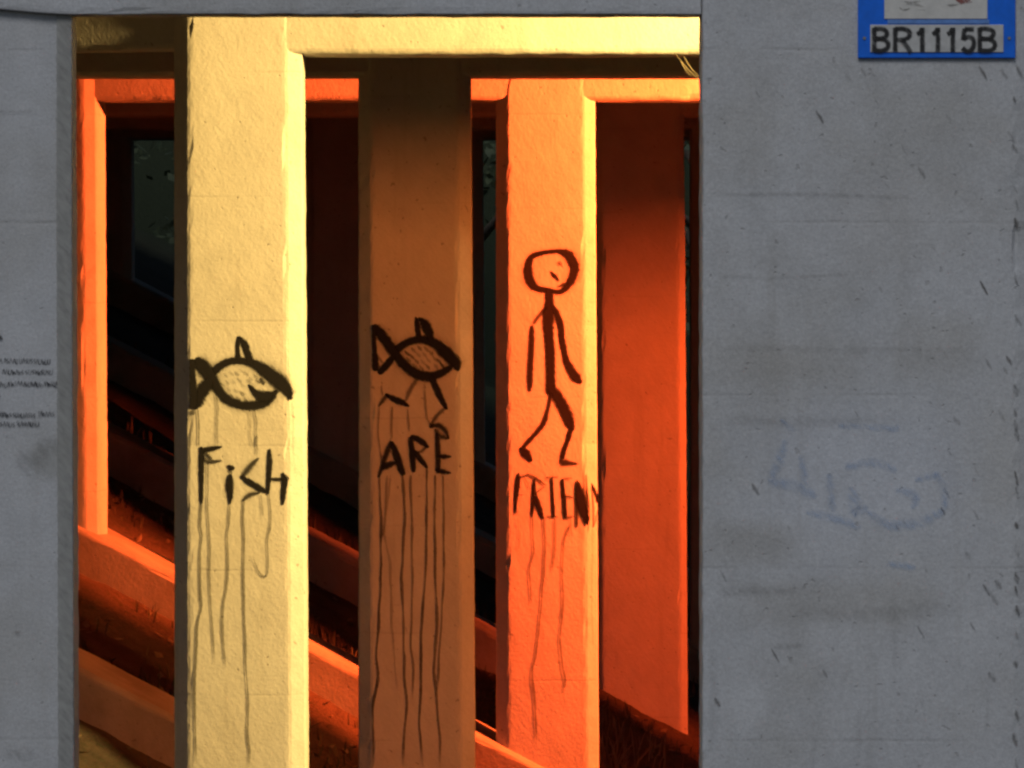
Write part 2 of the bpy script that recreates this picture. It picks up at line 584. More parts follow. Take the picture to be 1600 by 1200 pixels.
gx = axis_pts(-400, 400, -5.0, 3.2, 0.075)
gy = axis_pts(-200, 900, 17.5, 33.0, 0.085)
gv = [(x, y, ground_z(x, y)) for y in gy for x in gx]
nx = len(gx)
gf = [(j * nx + i, j * nx + i + 1, (j + 1) * nx + i + 1, (j + 1) * nx + i) for j in range(len(gy) - 1) for i in range(nx - 1)]
ground = tag(mesh_obj('ground', gv, gf, M['ground'], smooth_shade=True), 'sloping bank of bare earth under the bridge', 'ground', kind='structure')

# deck: a skewed slab over the pillar rows
da, db = 16.24, 38.0
def skx(x, d): return x + SKEW * (d - D0)
dv, df = loft([[(skx(-13, d), d, DECK_Z), (skx(22, d), d, DECK_Z), (skx(22, d), d, DECK_Z + 0.4), (skx(-13, d), d, DECK_Z + 0.4)] for d in (da, db)])
deck = tag(mesh_obj('bridge_deck', dv, df, M['deck'], root=(0, da, DECK_Z)), 'dark concrete bridge deck overhead above the pillar rows', 'bridge deck', kind='structure')


def pillar_mesh(cx, d, w, depth, z0, z1, ch, taper=0.0, seed=0.0, dx_bot=0.0, zref=None):
    rows = max(8, int((z1 - z0) / 0.055))
    cd = ch * 0.52                          # the corners are cut at a shallow angle
    rings, cnt = [], []
    for i in range(rows + 1):
        z = z0 + (z1 - z0) * i / rows
        s = 1 + taper * (z1 - z) / 4.0
        c = cx + dx_bot * (z1 - z) / 4.0
        h = w * s / 2
        corners = [(c - h + ch, d), (c + h - ch, d), (c + h, d + cd), (c + h, d + depth - cd), (c + h - ch, d + depth),
                   (c - h + ch, d + depth), (c - h, d + depth - cd), (c - h, d + cd)]
        rings.append([rough((x, y, z), cr, 1.0, seed) for x, y, cr in ring2d(corners, counts=cnt)])
    return loft(rings)


def beam_mesh(xa, xb, d, depth, zb, zt, ch=0.02, seed=0.0, zfun=None):
    rows = max(6, int((xb - xa) / 0.06))
    rings, cnt = [], []
    for i in range(rows + 1):
        x = xa + (xb - xa) * i / rows
        b = zb + (zfun(x) if zfun else 0)
        corners = [(d + ch, b), (d, b + ch), (d, zt), (d + depth, zt), (d + depth, b + ch), (d + depth - ch, b)]
        rings.append([rough((x, y, z), cr, 1.0, seed) for y, z, cr in ring2d(corners, seg=0.3, counts=cnt)])
    return loft(rings)


ORD = ['first', 'second', 'third', 'fourth', 'fifth', 'last']
PILLARS = {}
pillar_labels = {
    (0, 1): 'yellow-lit pillar of the first row, hidden behind the pier with the blue sign',
    (1, -1): 'pillar of the second row, out of view left of the one reading ARE',
    (1, 1): 'pillar of the second row, right of the one reading ARE, behind the sign pier',
    (2, -1): 'orange-lit pillar at the far left, seen just beside the grey left pier',
    (2, 1): 'orange-lit pillar right of the stick figure pillar, hidden behind the sign pier',
    (3, -1): 'dark pillar hidden directly behind the pillar reading FISH',
    (3, 0): 'deep orange unpainted pillar just right of the stick figure, shaded at its top',
    (3, 1): 'pillar of the fourth row hidden behind the right half of the sign pier',
    (4, 0): 'narrow sliver of dark red pillar between the orange pillar and sign pier',
    (4, -1): 'black unlit pillar in the gap between the FISH and ARE pillars',
    (4, -2): 'unlit pillar of the fifth row, behind the grey left pier',
    (5, 0): 'unlit pillar of the last row behind the sign pier',
    (5, -1): 'unlit pillar of the last row behind the pillar reading ARE',
    (5, -2): 'black unlit pillar deep in the gap left of the FISH pillar',
}
painted = {
    (0, 0): 'cream pillar in yellow light painted with a fish and the word FISH',
    (1, 0): 'dim brown pillar painted with a walking fish and the word ARE',
    (2, 0): 'bright orange pillar painted with a stick figure and the word FRIEND',
}
for i in range(6):
    d = D0 + DSTEP * i
    x0 = X0 + XSTEP * i
    for k in ((0, 1) if i == 0 else (-1, 0, 1) if i < 4 else (-2, -1, 0)):
        x = x0 + PITCH * k + {(2, -1): -0.085, (3, 0): -0.055, (0, 0): -0.018, (0, 1): -0.09}.get((i, k), 0.0)
        z0 = min(ground_z(x - 0.3, d + 0.3), ground_z(x + 0.3, d + 0.3), ground_z(x + 0.3, d)) - 0.35
        root = (x, d + 0.3, z0)
        v, f = pillar_mesh(x, d, 0.580 if (i, k) == (0, 0) else 0.592, 0.62 if (i, k) == (0, 1) else 0.36, z0, DECK_Z - 0.003, 0.045 if (i, k) == (3, 0) else 0.070, taper=0.04, seed=i * 3.1 + k * 7.7, dx_bot=0.012)
        if (i, k) in painted:
            t = thing('concrete_pillar', painted[(i, k)], 'pillar', root, 'square concrete pillars under the deck')
            mesh_obj('shaft', v, f, M['pillar'], t, root)
            PILLARS[(i, k)] = (t, root)
        else:
            o = mesh_obj('concrete_pillar', v, f, M['pillar'], None, root)
            if (i, k) == (2, -1): o.rotation_euler.z = R(-6)        # turned so its front face gets less lamp light
            tag(o, pillar_labels[(i, k)], 'pillar', 'square concrete pillars under the deck')

# cross beams, one for each row (the first row in two lengths, the left one set back)
beam_spec = [
    (0, X0 + 0.12, 12.0, 0.003, 0.40, SOFFIT, 'bright yellow-lit concrete beam running right from the FISH pillar'),
    (0, -5.2, X0 - 0.27, 0.035, 0.28, 0.905, 'short brown shaded beam left of the FISH pillar top'),
    (1, -6.5, 12.5, 0.010, 0.34, 0.900, 'dark unlit beam just under the yellow beam, at the ARE pillar'),
    (2, -6.5, 12.5, 0.003, 0.40, SOFFIT, 'glowing orange beam meeting the top of the stick figure pillar'),
    (3, -6.5, 12.5, 0.012, 0.40, SOFFIT, 'dark beam above the deep orange unpainted pillar'),
    (4, -7.0, 12.5, 0.012, 0.40, SOFFIT, 'unlit beam of the fifth pillar row in the dark'),
    (5, -7.0, 12.5, 0.012, 0.40, SOFFIT, 'unlit beam of the last pillar row against the trees'),
]
for (i, xa, xb, off, depth, zb, lab) in beam_spec:
    d = D0 + DSTEP * i + off
    v, f = beam_mesh(xa, xb, d, depth, zb, DECK_Z - 0.006, 0.022 if i else 0.018, seed=i * 2.3 + off * 10)
    if off < 0.05 and xb < 0:              # this length is skewed back so its face catches less lamp light
        v = [Vector((p.x, p.y - 0.37 * (p.x - xb), p.z)) for p in v]
    tag(mesh_obj('concrete_beam', v, f, M['beam'], None, ((xa + xb) / 2, d + depth / 2, zb)), lab, 'beam', 'cross beams on the pillar rows')

# sloping sills along the foot of each row
sill_labels = ['sloping concrete sill at the foot of the first pillar row, below the picture',
               'lower orange sloping sill at bottom left, under the ARE pillar row',
               'upper bright orange sloping sill under the far left orange pillar',
               'dim red sloping sill in the dark beyond the upper orange sill',
               'unlit sloping sill of the fifth pillar row', 'unlit sloping sill of the last pillar row']
for i in range(6):
    d = D0 + DSTEP * i
    xa, xb = skx(-7.5, d), skx(-1.62 if i == 3 else 1.2, d)
    rows = int((xb - xa) / 0.08)
    rings, cnt = [], []
    for j in range(rows + 1):
        x = xa + (xb - xa) * j / rows
        zt = sill_top(x, d)
        y0, y1 = d - 0.05, d + 0.66
        corners = [(y0 + 0.0, zt - 0.75), (y0, zt - 0.03), (y0 + 0.03, zt), (y1, zt), (y1, zt - 0.75)]
        rings.append([rough((x, y, z), cr, 1.6, i * 5) for y, z, cr in ring2d(corners, seg=0.25, counts=cnt)])
    v, f = loft(rings)
    tag(mesh_obj('concrete_sill', v, f, M['sill'], None, ((xa + xb) / 2, d + 0.3, sill_top((xa + xb) / 2, d) - 0.3)), sill_labels[i], 'sill', 'sloping sills at the pillar feet')

# ------------------------------------------------------------------ the grey front: thin wall of piers and a beam
FD = 16.0
fs = FD / FPX
BOT = 0.846
def beam_bot(x):
    return 0.026 * (1 - smooth(-2.0, -1.58, x))


def pier_mesh(xa, xb, d, depth, z0, zt, chl, chr_, seed, ztf=None, lean=0.0):
    rows = int((zt - z0) / 0.04)
    rings, cnt = [], []
    for i in range(rows + 1):
        z = z0 + (zt - z0) * i / rows
        l = lean * (zt - z)
        a, b = xa, xb + l
        corners = [(a + chl, d), (b - chr_, d), (b, d + min(chr_ * 0.25 if chr_ > 0.06 else chr_, 0.055)), (b, d + depth), (a, d + depth), (a, d + min(chl, 0.055))]
        rings.append([rough((x, y, z), cr, 1.25, seed) for x, y, cr in ring2d(corners, edge=0.006, seg=0.16, counts=cnt)])
    if ztf:
        rings[-1] = [Vector((p.x, p.y, ztf(p.x))) for p in rings[-1]]
        rings[-2] = [Vector((p.x, p.y, ztf(p.x) - 0.02)) for p in rings[-2]]
    return loft(rings)


FRONT_Z0 = -5.0
tl = thing('bridge_pier', 'grey painted pier at the left edge with small black handwriting', 'pier', (-2.2, FD + 0.1, FRONT_Z0), 'grey front piers')
v, f = pier_mesh(-2.78, -1.614, FD, 0.20, FRONT_Z0, 0.833, 0.05, 0.010, 11.0, ztf=lambda x: BOT + beam_bot(x) - 0.002, lean=0.004)
mesh_obj('shaft', v, f, M['front'], tl, (-2.2, FD + 0.1, FRONT_Z0))
RD = 15.93
tr = thing('bridge_pier', 'wide grey pier on the right carrying the blue number sign', 'pier', (1.28, RD + 0.1, FRONT_Z0), 'grey front piers')
v, f = pier_mesh(0.693, 1.93, RD, 0.25, FRONT_Z0, 2.9, 0.008, 0.09, 23.0)
mesh_obj('shaft', v, f, M['front'], tr, (1.28, RD + 0.1, FRONT_Z0))
for xa, sd, lab in ((-6.3, 31, 'grey pier beyond the left edge of the picture'), (4.2, 37, 'grey pier beyond the right edge of the picture')):
    v, f = pier_mesh(xa, xa + 1.17, FD, 0.20, FRONT_Z0, 0.833, 0.05, 0.05, sd)
    tag(mesh_obj('bridge_pier', v, f, M['front'], None, (xa + 0.58, FD + 0.1, FRONT_Z0)), lab, 'pier', 'grey front piers')

for xa, xb, lab in ((-7.5, 0.690, 'grey beam across the top resting on the left pier'), (1.935, 8.0, 'grey beam to the right of the pier with the sign')):
    v, f = beam_mesh(xa, xb, FD - 0.035, 0.20, BOT, 2.6, 0.006, 41.0 + xa, zfun=beam_bot)
    tag(mesh_obj('front_beam', v, f, M['front'], None, ((xa + xb) / 2, FD + 0.06, BOT)), lab, 'beam', 'grey front beams')

# ================================================================== GRAFFITI
# --- pillar 1: FISH
t1, r1 = PILLARS[(0, 0)]
F1 = Face(D0, r1, xlim=(294.5, 484))
c = crop(250, 480, 5.456)
upper = c((425, 590, 50), (470, 540, 52), (540, 487, 48), (620, 458, 46), (700, 458, 46), (780, 476, 52), (870, 520, 78), (950, 580, 96), (1030, 645, 100), (1085, 705, 76), (1118, 790, 30))
lower = c((300, 440, 84), (365, 505, 92), (430, 590, 88), (490, 690, 66), (550, 765, 60), (630, 815, 58), (720, 838, 60), (820, 836, 60), (900, 806, 66), (965, 752, 50), (1003, 710, 30))
fish = paint('painted_fish', F1, [halo(upper), halo(lower), upper, lower], M['paint'], t1, 'black painted fish outline facing right')
paint('tail', F1, [c((435, 620, 80), (370, 705, 90), (315, 790, 92), (285, 870, 56)), c((262, 440, 60), (270, 560, 52), (275, 700, 66), (272, 860, 70)),
                   c((270, 880, 60), (285, 920, 30), op=0.6, soft=0.8)], M['paint'], fish)
paint('fin', F1, [c((668, 245, 14), (664, 340, 30), (668, 450, 34)), c((676, 245, 16), (715, 300, 46), (748, 390, 46), (785, 500, 40)),
                  c((700, 330, 20), (715, 380, 16), op=0.35, soft=0.9)], M['paint'], fish)
paint('mouth', F1, [c((758, 655, 14), (800, 710, 40), (850, 752, 66), (910, 762, 76), (960, 735, 50))], M['paint'], fish)
paint('eye', F1, [c((860, 600, 34), (880, 640, 44), (875, 660, 20), op=0.75, soft=0.9)], M['paint'], fish)
sc_strokes = []
for (x, y) in [(540, 560), (590, 540), (640, 545), (680, 520), (720, 545), (560, 620), (610, 610), (660, 600), (690, 640), (740, 610), (520, 640), (570, 680), (630, 690), (680, 710), (700, 720), (760, 590), (800, 570), (720, 770), (650, 760), (600, 735), (820, 610), (780, 640)]:
    sc_strokes.append(c((x, y, 12), (x + 22, y + 26, 22), (x + 34, y + 44, 10), op=random.uniform(0.2, 0.5), soft=0.9))
paint('scales', F1, sc_strokes, M['paint'], fish)

c = crop(280, 650, 4.0)
word = thing('painted_word', None, None, (0, 0, 0))
word.parent = t1; word['label'] = 'black painted word FISH'
def letter(face, strokes, parent, halo_op=0.16):
    if face.d > 26:
        for q in strokes: q['k'] = 1.3
    return paint('letter', face, [halo(s, 1.9, halo_op) for s in strokes] + strokes, M['paint'], parent)
letter(F1, [c((140, 190, 20), (142, 280, 24), (140, 420, 20), (141, 548, 15)), c((130, 215, 20), (190, 207, 26), (268, 193, 16)),
            c((150, 250, 14), (180, 285, 20), (268, 279, 13), op=0.7), c((158, 222, 14), (205, 272, 14), op=0.85)], word)
letter(F1, [c((305, 305, 12), (330, 325, 30), (348, 322, 12)), c((310, 335, 10), (330, 360, 12), op=0.6), c((322, 362, 24), (318, 430, 36), (321, 500, 26), (317, 552, 10))], word)
letter(F1, [c((500, 262, 16), (445, 318, 34), (395, 378, 28), op=0.72, soft=0.8), c((388, 372, 16), (430, 405, 26), (490, 442, 30), (555, 478, 16)), c((508, 480, 14), (445, 492, 26), (395, 530, 18), op=0.7, soft=0.8)], word)
letter(F1, [c((566, 205, 14), (568, 290, 24), (562, 380, 20), (556, 490, 14)), c((555, 388, 14), (610, 396, 18), (672, 392, 16), op=0.85), c((648, 352, 16), (662, 400, 28), (654, 480, 24), (648, 556, 12)), c((660, 372, 16), (688, 398, 14), op=0.8)], word)


def drips(face, parent, specs):
    for pts, w, op in specs:
        w *= 0.8
        q = [(x, y, w * random.uniform(0.7, 1.2)) for x, y in pts]
        # small wander between the measured points
        full = []
        for a, b in zip(q, q[1:]):
            full.append(a)
            n = int(abs(b[1] - a[1]) / 22)
            for j in range(1, n):
                t = j / n
                full.append((a[0] + (b[0] - a[0]) * t + random.uniform(-0.7, 0.7), a[1] + (b[1] - a[1]) * t, w * random.uniform(0.5, 1.3)))
        full.append(q[-1])
        paint('paint_drip', face, [dict(p=full, op=min(1.0, op * 1.35), soft=0.45, rim=0.6, fade=(0, 0.08), step=6)], M['paint'], parent)


def cv(ox, oy, k, pts): return [(ox + x / k, oy + y / k) for x, y in pts]
A = lambda *p: cv(280, 650, 4, p)
B = lambda *p: cv(280, 900, 4, p)
C1 = lambda *p: cv(250, 480, 5.456, p)
drips(F1, t1, [
    (A((140, 540), (132, 690), (143, 742), (131, 850), (131, 1000)) + B((135, 150), (140, 195), (115, 300), (108, 450), (100, 620), (98, 820), (102, 1000), (105, 1170)), 5.2, 0.72),
    (A((180, 290), (176, 560), (183, 660), (192, 820), (190, 1000)) + B((197, 170), (208, 320), (216, 450), (222, 545)), 4.6, 0.58),
    (A((318, 545), (312, 660), (300, 750), (305, 900), (300, 1040)) + B((275, 190), (270, 320), (280, 470), (291, 572)), 5.0, 0.6),
    (A((405, 525), (400, 650), (407, 770), (402, 1000)) + B((405, 120), (407, 260), (415, 420), (416, 560), (432, 800), (428, 1000), (440, 1100), (434, 1198)), 5.0, 0.66),
    (A((560, 480), (572, 600), (568, 705), (552, 770), (556, 940), (545, 1000), (520, 1000), (490, 958), (458, 868)), 4.6, 0.55),
    (A((512, 490), (518, 560), (526, 632)), 4.2, 0.4),
    (C1((322, 870), (332, 1000), (330, 1190)), 4.0, 0.75),
    (C1((478, 740), (492, 850), (486, 1000), (490, 1180)), 5.0, 0.42),
    (C1((760, 865), (770, 1000), (770, 1100), (795, 1200)), 4.6, 0.34),
    (C1((795, 865), (822, 960), (818, 1190)) + A((486, 120), (484, 255)), 4.8, 0.48),
    (C1((1122, 800), (1135, 950), (1132, 1190)) + A((710, 190), (727, 368)), 4.4, 0.2),
    (C1((262, 900), (262, 1050), (258, 1200)), 4.0, 0.3),
])

# --- pillar 2: ARE
t2, r2 = PILLARS[(1, 0)]
F2 = Face(D0 + DSTEP, r2, xlim=(580, 737))
c = crop(540, 470, 4.0)
upper = c((295, 345, 36), (340, 290, 36), (400, 256, 34), (470, 242, 38), (540, 258, 46), (600, 300, 54), (650, 350, 62), (690, 395, 54), (700, 440, 24))
lower = c((175, 150, 36), (212, 196, 48), (260, 262, 48), (312, 335, 46), (370, 402, 46), (440, 456, 46), (520, 474, 44), (590, 455, 36), (665, 412, 30))
fish = paint('painted_fish', F2, [halo(upper), halo(lower), upper, lower], M['paint'], t2, 'black painted fish with two legs')
paint('tail', F2, [c((305, 345, 36), (260, 398, 36), (205, 455, 34)), c((172, 150, 26), (180, 280, 22), (190, 440, 36)), c((195, 330, 16), (230, 390, 18), op=0.5, soft=0.9)], M['paint'], fish)
paint('fin', F2, [c((440, 100, 14), (450, 160, 26), (458, 236, 28)), c((455, 105, 18), (495, 140, 44), (520, 200, 44), (535, 255, 36))], M['paint'], fish)
sc_strokes = []
for (x, y) in [(370, 310), (410, 290), (450, 280), (490, 285), (400, 330), (440, 320), (480, 320), (520, 310), (380, 350), (430, 360), (470, 365), (505, 355), (545, 345), (460, 400), (500, 395), (550, 390), (590, 385), (570, 360), (420, 390)]:
    sc_strokes.append(c((x, y, 10), (x + 16, y + 20, 20), (x + 26, y + 36, 10), op=random.uniform(0.3, 0.65), soft=0.9))
paint('scales', F2, sc_strokes, M['paint'], fish)
paint('leg', F2, [c((530, 465, 26), (560, 530, 32), (595, 605, 30), (635, 680, 16)), c((630, 665, 18), (575, 715, 26), (525, 790, 20), op=0.6, soft=0.9)], M['paint'], fish)
paint('leg', F2, [c((455, 480, 22), (405, 555, 30), (375, 625, 22), op=0.5, soft=0.9), c((250, 580, 16), (300, 612, 30), (350, 634, 30), (398, 660, 16)), c((270, 585, 24), (235, 620, 26), (205, 660, 14), op=0.7, soft=0.8)], M['paint'], fish)
word = thing('painted_word', None, None, (0, 0, 0)); word.parent = t2; word['label'] = 'black painted word ARE'
letter(F2, [c((288, 875, 22), (255, 960, 28), (205, 1105, 16), op=0.8, soft=0.7), c((290, 878, 20), (325, 985, 36), (362, 1092, 28)), c((222, 1040, 36), (260, 1030, 36), (325, 1005, 16), op=0.9, soft=0.7)], word)
letter(F2, [c((406, 850, 22), (418, 960, 30), (426, 1072, 22)), c((408, 842, 20), (465, 872, 30), (520, 918, 18)), c((515, 905, 22), (475, 940, 18), (440, 950, 14), op=0.5, soft=0.9), c((428, 930, 18), (470, 990, 26), (512, 1048, 14))], word)
letter(F2, [c((572, 825, 18), (578, 950, 26), (578, 1078, 20), op=0.85), c((525, 790, 20), (580, 775, 30), (625, 815, 26), (645, 865, 14), op=0.8, soft=0.8), c((560, 800, 24), (600, 850, 30), (650, 862, 12), op=0.75, soft=0.9),
            c((570, 962, 22), (615, 974, 28), (662, 975, 12), op=0.9, soft=0.7), c((562, 1052, 22), (605, 1068, 28), (660, 1078, 12), op=0.92, soft=0.7)], word)
E = lambda *p: cv(460, 600, 2, p)
drips(F2, t2, [
    (E((265, 285), (272, 420), (270, 650), (256, 850), (262, 920), (246, 1000), (246, 1200)), 5.4, 0.7),
    (E((300, 285), (282, 470), (300, 560), (304, 750), (322, 960)), 5.0, 0.26),
    (E((338, 285), (346, 420), (335, 600), (342, 760), (344, 920), (352, 1000), (345, 1080), (340, 1198)), 5.4, 0.6),
    (E((364, 285), (370, 600), (364, 820), (372, 880), (368, 985)), 5.0, 0.52),
    (E((415, 265), (412, 560), (396, 790), (396, 960), (390, 1060), (402, 1195)), 5.4, 0.68),
    (E((440, 285), (440, 560), (446, 760), (436, 900), (446, 1000), (456, 1110), (455, 1198)), 5.4, 0.6),
    (E((465, 285), (468, 415), (466, 640), (456, 800), (446, 960)), 5.2, 0.55),
    (E((290, 285), (284, 400), (276, 480)), 4.6, 0.4),
    (E((266, 70), (262, 150), (274, 250)), 4.6, 0.5),
    (E((306, 70), (304, 130), (306, 175)), 4.4, 0.45),
    (E((354, 78), (360, 150)), 4.6, 0.5),
    (E((408, 15), (410, 60), (416, 110), (432, 135)), 5.0, 0.45),
    (E((272, 5), (276, 40)), 4.4, 0.4),
    (E((508, 8), (512, 40)), 4.4, 0.3),
])

# --- pillar 3: stick figure and FRIEND
t3, r3 = PILLARS[(2, 0)]
F3 = Face(D0 + 2 * DSTEP, r3, xlim=(798, 937))
c = crop(780, 360, 5.0)
FIG_K = 2.0
fig = thing('painted_figure', None, None, (0, 0, 0)); fig.parent = t3; fig['label'] = 'black painted stick figure walking'
head = c((335, 176, 24), (255, 208, 30), (228, 300, 42), (245, 400, 46), (300, 452, 32), (400, 470, 24), (480, 478, 26), (545, 425, 34), (585, 340, 44), (588, 275, 50), (545, 192, 48), (480, 162, 24), (400, 166, 22), (332, 177, 24), taper=False)
h_ = paint('head', F3, [halo(head, 2.0, 0.25), head], M['paint'], fig)
paint('eye', F3, [c((462, 240, 20), (478, 262, 34), (485, 275, 16), op=0.6, soft=0.9)], M['paint'], h_)
paint('nose', F3, [c((402, 315, 8), (435, 355, 24), (470, 398, 10), op=0.95)], M['paint'], h_)
paint('mouth', F3, [c((455, 440, 12), (505, 422, 26), (545, 415, 22), op=0.75, soft=0.8), c((340, 440, 10), (390, 455, 16), op=0.5, soft=0.9)], M['paint'], h_)
d10 = crop(780, 580, 4.4444)
paint('torso', F3, [c((385, 455, 34), (396, 540, 44), (390, 640, 60), (386, 760, 54), (396, 900, 50), (402, 1050, 52), (404, 1180, 50), (407, 1290, 56))], M['paint'], fig)
paint('arm', F3, [c((375, 600, 20), (320, 660, 26), (268, 730, 24), op=0.7, soft=0.8), c((258, 740, 20), (256, 850, 30), (248, 1000, 30), (242, 1150, 32), (238, 1260, 20), op=0.9)], M['paint'], fig)
paint('arm', F3, [c((402, 570, 20), (450, 640, 28), (482, 740, 34), (492, 850, 32), (515, 970, 32), (540, 1050, 40), (600, 1150, 50), (645, 1196, 20))], M['paint'], fig)
paint('leg', F3, [d10((358, 110, 44), (400, 170, 52), (445, 245, 52), (480, 330, 52), (510, 415, 30)), d10((500, 400, 30), (478, 475, 22), (452, 545, 22), (436, 610, 26)), d10((425, 610, 22), (450, 632, 40), (490, 638, 26), (548, 645, 14), op=0.85, soft=0.7)], M['paint'], fig)
paint('leg', F3, [d10((362, 150, 18), (345, 240, 18), (310, 360, 26), (240, 448, 22), (165, 530, 24), op=0.88, soft=0.6), d10((150, 525, 22), (185, 570, 42), (225, 628, 20))], M['paint'], fig)
word = thing('painted_word', None, None, (0, 0, 0)); word.parent = t3; word['label'] = 'black painted word FRIEND crowded across the face'
c = d10
letter(F3, [c((135, 705, 18), (130, 780, 32), (118, 880, 24), (114, 990, 14)), c((125, 735, 20), (200, 722, 14), op=0.6, soft=0.9), c((125, 850, 12), (170, 860, 10), op=0.35, soft=0.9)], word)
letter(F3, [c((245, 745, 16), (240, 870, 24), (228, 1012, 14)), c((190, 712, 12), (260, 745, 22), (322, 795, 12), op=0.75, soft=0.7), c((315, 800, 14), (250, 850, 14), op=0.4, soft=0.9), c((170, 725, 12), (215, 820, 14), op=0.35, soft=0.9), c((240, 820, 18), (272, 930, 36), (305, 1028, 20))], word)
letter(F3, [c((366, 735, 16), (372, 870, 18), (380, 1015, 22)), c((325, 735, 20), (410, 735, 16), op=0.45, soft=0.9), c((325, 1008, 20), (410, 1014, 18), op=0.5, soft=0.9)], word)
letter(F3, [c((438, 745, 20), (452, 880, 24), (460, 1020, 30)), c((440, 748, 18), (505, 742, 14), op=0.5, soft=0.9), c((450, 862, 18), (512, 880, 16), op=0.7, soft=0.8), c((455, 1018, 26), (515, 1012, 16), op=0.6, soft=0.9)], word)
letter(F3, [c((542, 755, 20), (540, 900, 20), (540, 1085, 14), op=0.9), c((548, 768, 26), (570, 880, 70), (598, 1000, 58), (612, 1068, 24)), c((603, 715, 12), (608, 860, 20), (610, 1060, 20), op=0.75)], word)
letter(F3, [c((640, 778, 14), (668, 850, 28), (700, 945, 24)), c((640, 800, 12), (652, 940, 18), (652, 1085, 14), op=0.7), c((690, 960, 20), (655, 1080, 20), op=0.5, soft=0.9)], word)
G = lambda *p: cv(740, 800, 3, p)
drips(F3, t3, [
    (G((276, 20), (282, 190), (262, 262), (272, 430)), 4.8, 0.6),
    (G((328, 20), (335, 150), (328, 300), (310, 500), (290, 680), (274, 750), (288, 900), (296, 1092)), 4.8, 0.62),
    (G((380, 30), (380, 180), (366, 275)), 4.6, 0.5),
    (G((452, 60), (425, 130), (415, 300), (420, 400), (405, 600), (420, 740), (430, 792), (414, 855)), 4.8, 0.6),
    (G((558, 60), (554, 400), (560, 640)), 4.6, 0.22),
    (G((205, 30), (215, 120), (208, 190)), 4.4, 0.25),
    (G((455, 30), (458, 120)), 4.4, 0.4),
    (G((200, -35), (196, -10)), 4.4, 0.5),
    (G((410, -100), (414, -60)), 4.4, 0.5),
])

# --- right pier: pale cover-up patch, faded blue scrawl, scuffs
FR = Face(RD, (1.28, RD + 0.1, FRONT_Z0), lift=0.002)
c = crop(1080, 600, 2.0)
paint('faded_scrawl', FR, [dict(q, k=2.3, op=0.5, soft=1.0) for q in (c((295, 175, 14), (275, 240, 22), (245, 305, 16)), c((240, 305, 18), (330, 320, 24), (390, 355, 16)), c((345, 220, 14), (355, 320, 18)),
                           c((430, 280, 14), (440, 400, 18)), c((480, 260, 16), (580, 245, 20), (640, 275, 16)), c((500, 320, 16), (520, 400, 30), (550, 380, 16)),
                           c((640, 330, 14), (700, 350, 20), (690, 390, 14)), c((550, 400, 16), (620, 440, 22), (720, 430, 24), (790, 395, 16)), c((790, 395, 14), (790, 330, 16), (760, 280, 14)),
                           c((360, 400, 12), (450, 420, 20), (530, 450, 14)), c((700, 300, 14), (780, 280, 16)), c((460, 130, 12), (650, 140, 16)), c((280, 110, 12), (320, 150, 14)),
                           c((610, 560, 14), (700, 575, 16)))], M['blue_chalk'], tr, 'faint faded blue scrawl')
marks = []
c4 = crop(1080, 0, 3.0)
def tick(x, y, L, w, op, ang=62):
    a = R(ang)
    return dict(p=[(x, y, w * 0.6), (x + L * 0.5 * math.cos(a), y + L * 0.5 * math.sin(a), w), (x + L * math.cos(a), y + L * math.sin(a), w * 0.7)], op=op * 0.8, soft=1.0)
for x, y, L, w, op in [(1275, 172, 24, 9, 0.75), (1530, 103, 26, 9, 0.85), (1478, 178, 18, 9, 0.4), (1435, 260, 22, 10, 0.35), (1404, 218, 34, 4, 0.25), (1365, 150, 16, 4, 0.35), (1455, 380, 14, 9, 0.3),
                       (1531, 438, 26, 7, 0.85), (1575, 205, 20, 12, 0.4), (1582, 225, 18, 9, 0.7), (1588, 102, 24, 10, 0.7), (1578, 280, 24, 5, 0.4), (1585, 490, 22, 10, 0.4), (1572, 555, 18, 10, 0.6), (1568, 572, 14, 9, 0.4), (1540, 560, 20, 8, 0.3),
                       (1175, 755, 22, 12, 0.6), (1205, 1012, 26, 6, 0.6), (1434, 978, 22, 6, 0.7), (1516, 972, 20, 6, 0.5), (1545, 1050, 18, 14, 0.9), (1470, 792, 14, 8, 0.5), (1474, 760, 22, 5, 0.35), (1520, 795, 20, 6, 0.45), (1536, 912, 22, 8, 0.7), (1555, 905, 18, 14, 0.6), (1545, 920, 30, 10, 0.3),
                       (1117, 1090, 16, 12, 0.7), (1285, 1045, 16, 8, 0.4), (1490, 648, 20, 12, 0.3), (1480, 700, 12, 4, 0.5), (1523, 730, 14, 5, 0.3), (1400, 820, 10, 6, 0.35), (1180, 140, 14, 5, 0.3), (1125, 890, 22, 5, 0.35), (1508, 860, 16, 12, 0.25),
                       (1320, 110, 20, 12, 0.2), (1345, 105, 16, 8, 0.3), (1360, 108, 14, 8, 0.3), (1565, 108, 18, 12, 0.35), (1335, 640, 12, 5, 0.3), (1230, 820, 10, 5, 0.3), (1435, 1090, 16, 4, 0.2), (1445, 500, 10, 5, 0.25), (1560, 640, 20, 8, 0.25)]:
    marks.append(tick(x, y, L, w, op))
for y in (655, 670, 735, 815, 850, 895, 945, 985, 1032, 1108, 1145, 1185, 640, 600, 340, 310, 425, 150, 760, 915):
    marks.append(tick(1587 + random.uniform(-3, 2), y, random.uniform(10, 24), random.uniform(7, 13), random.uniform(0.35, 0.95), 80))
tag(paint('scuff_marks', FR, marks, M['grime'], tr, 'dark scuffs and chips'), kind='stuff')
stains = []
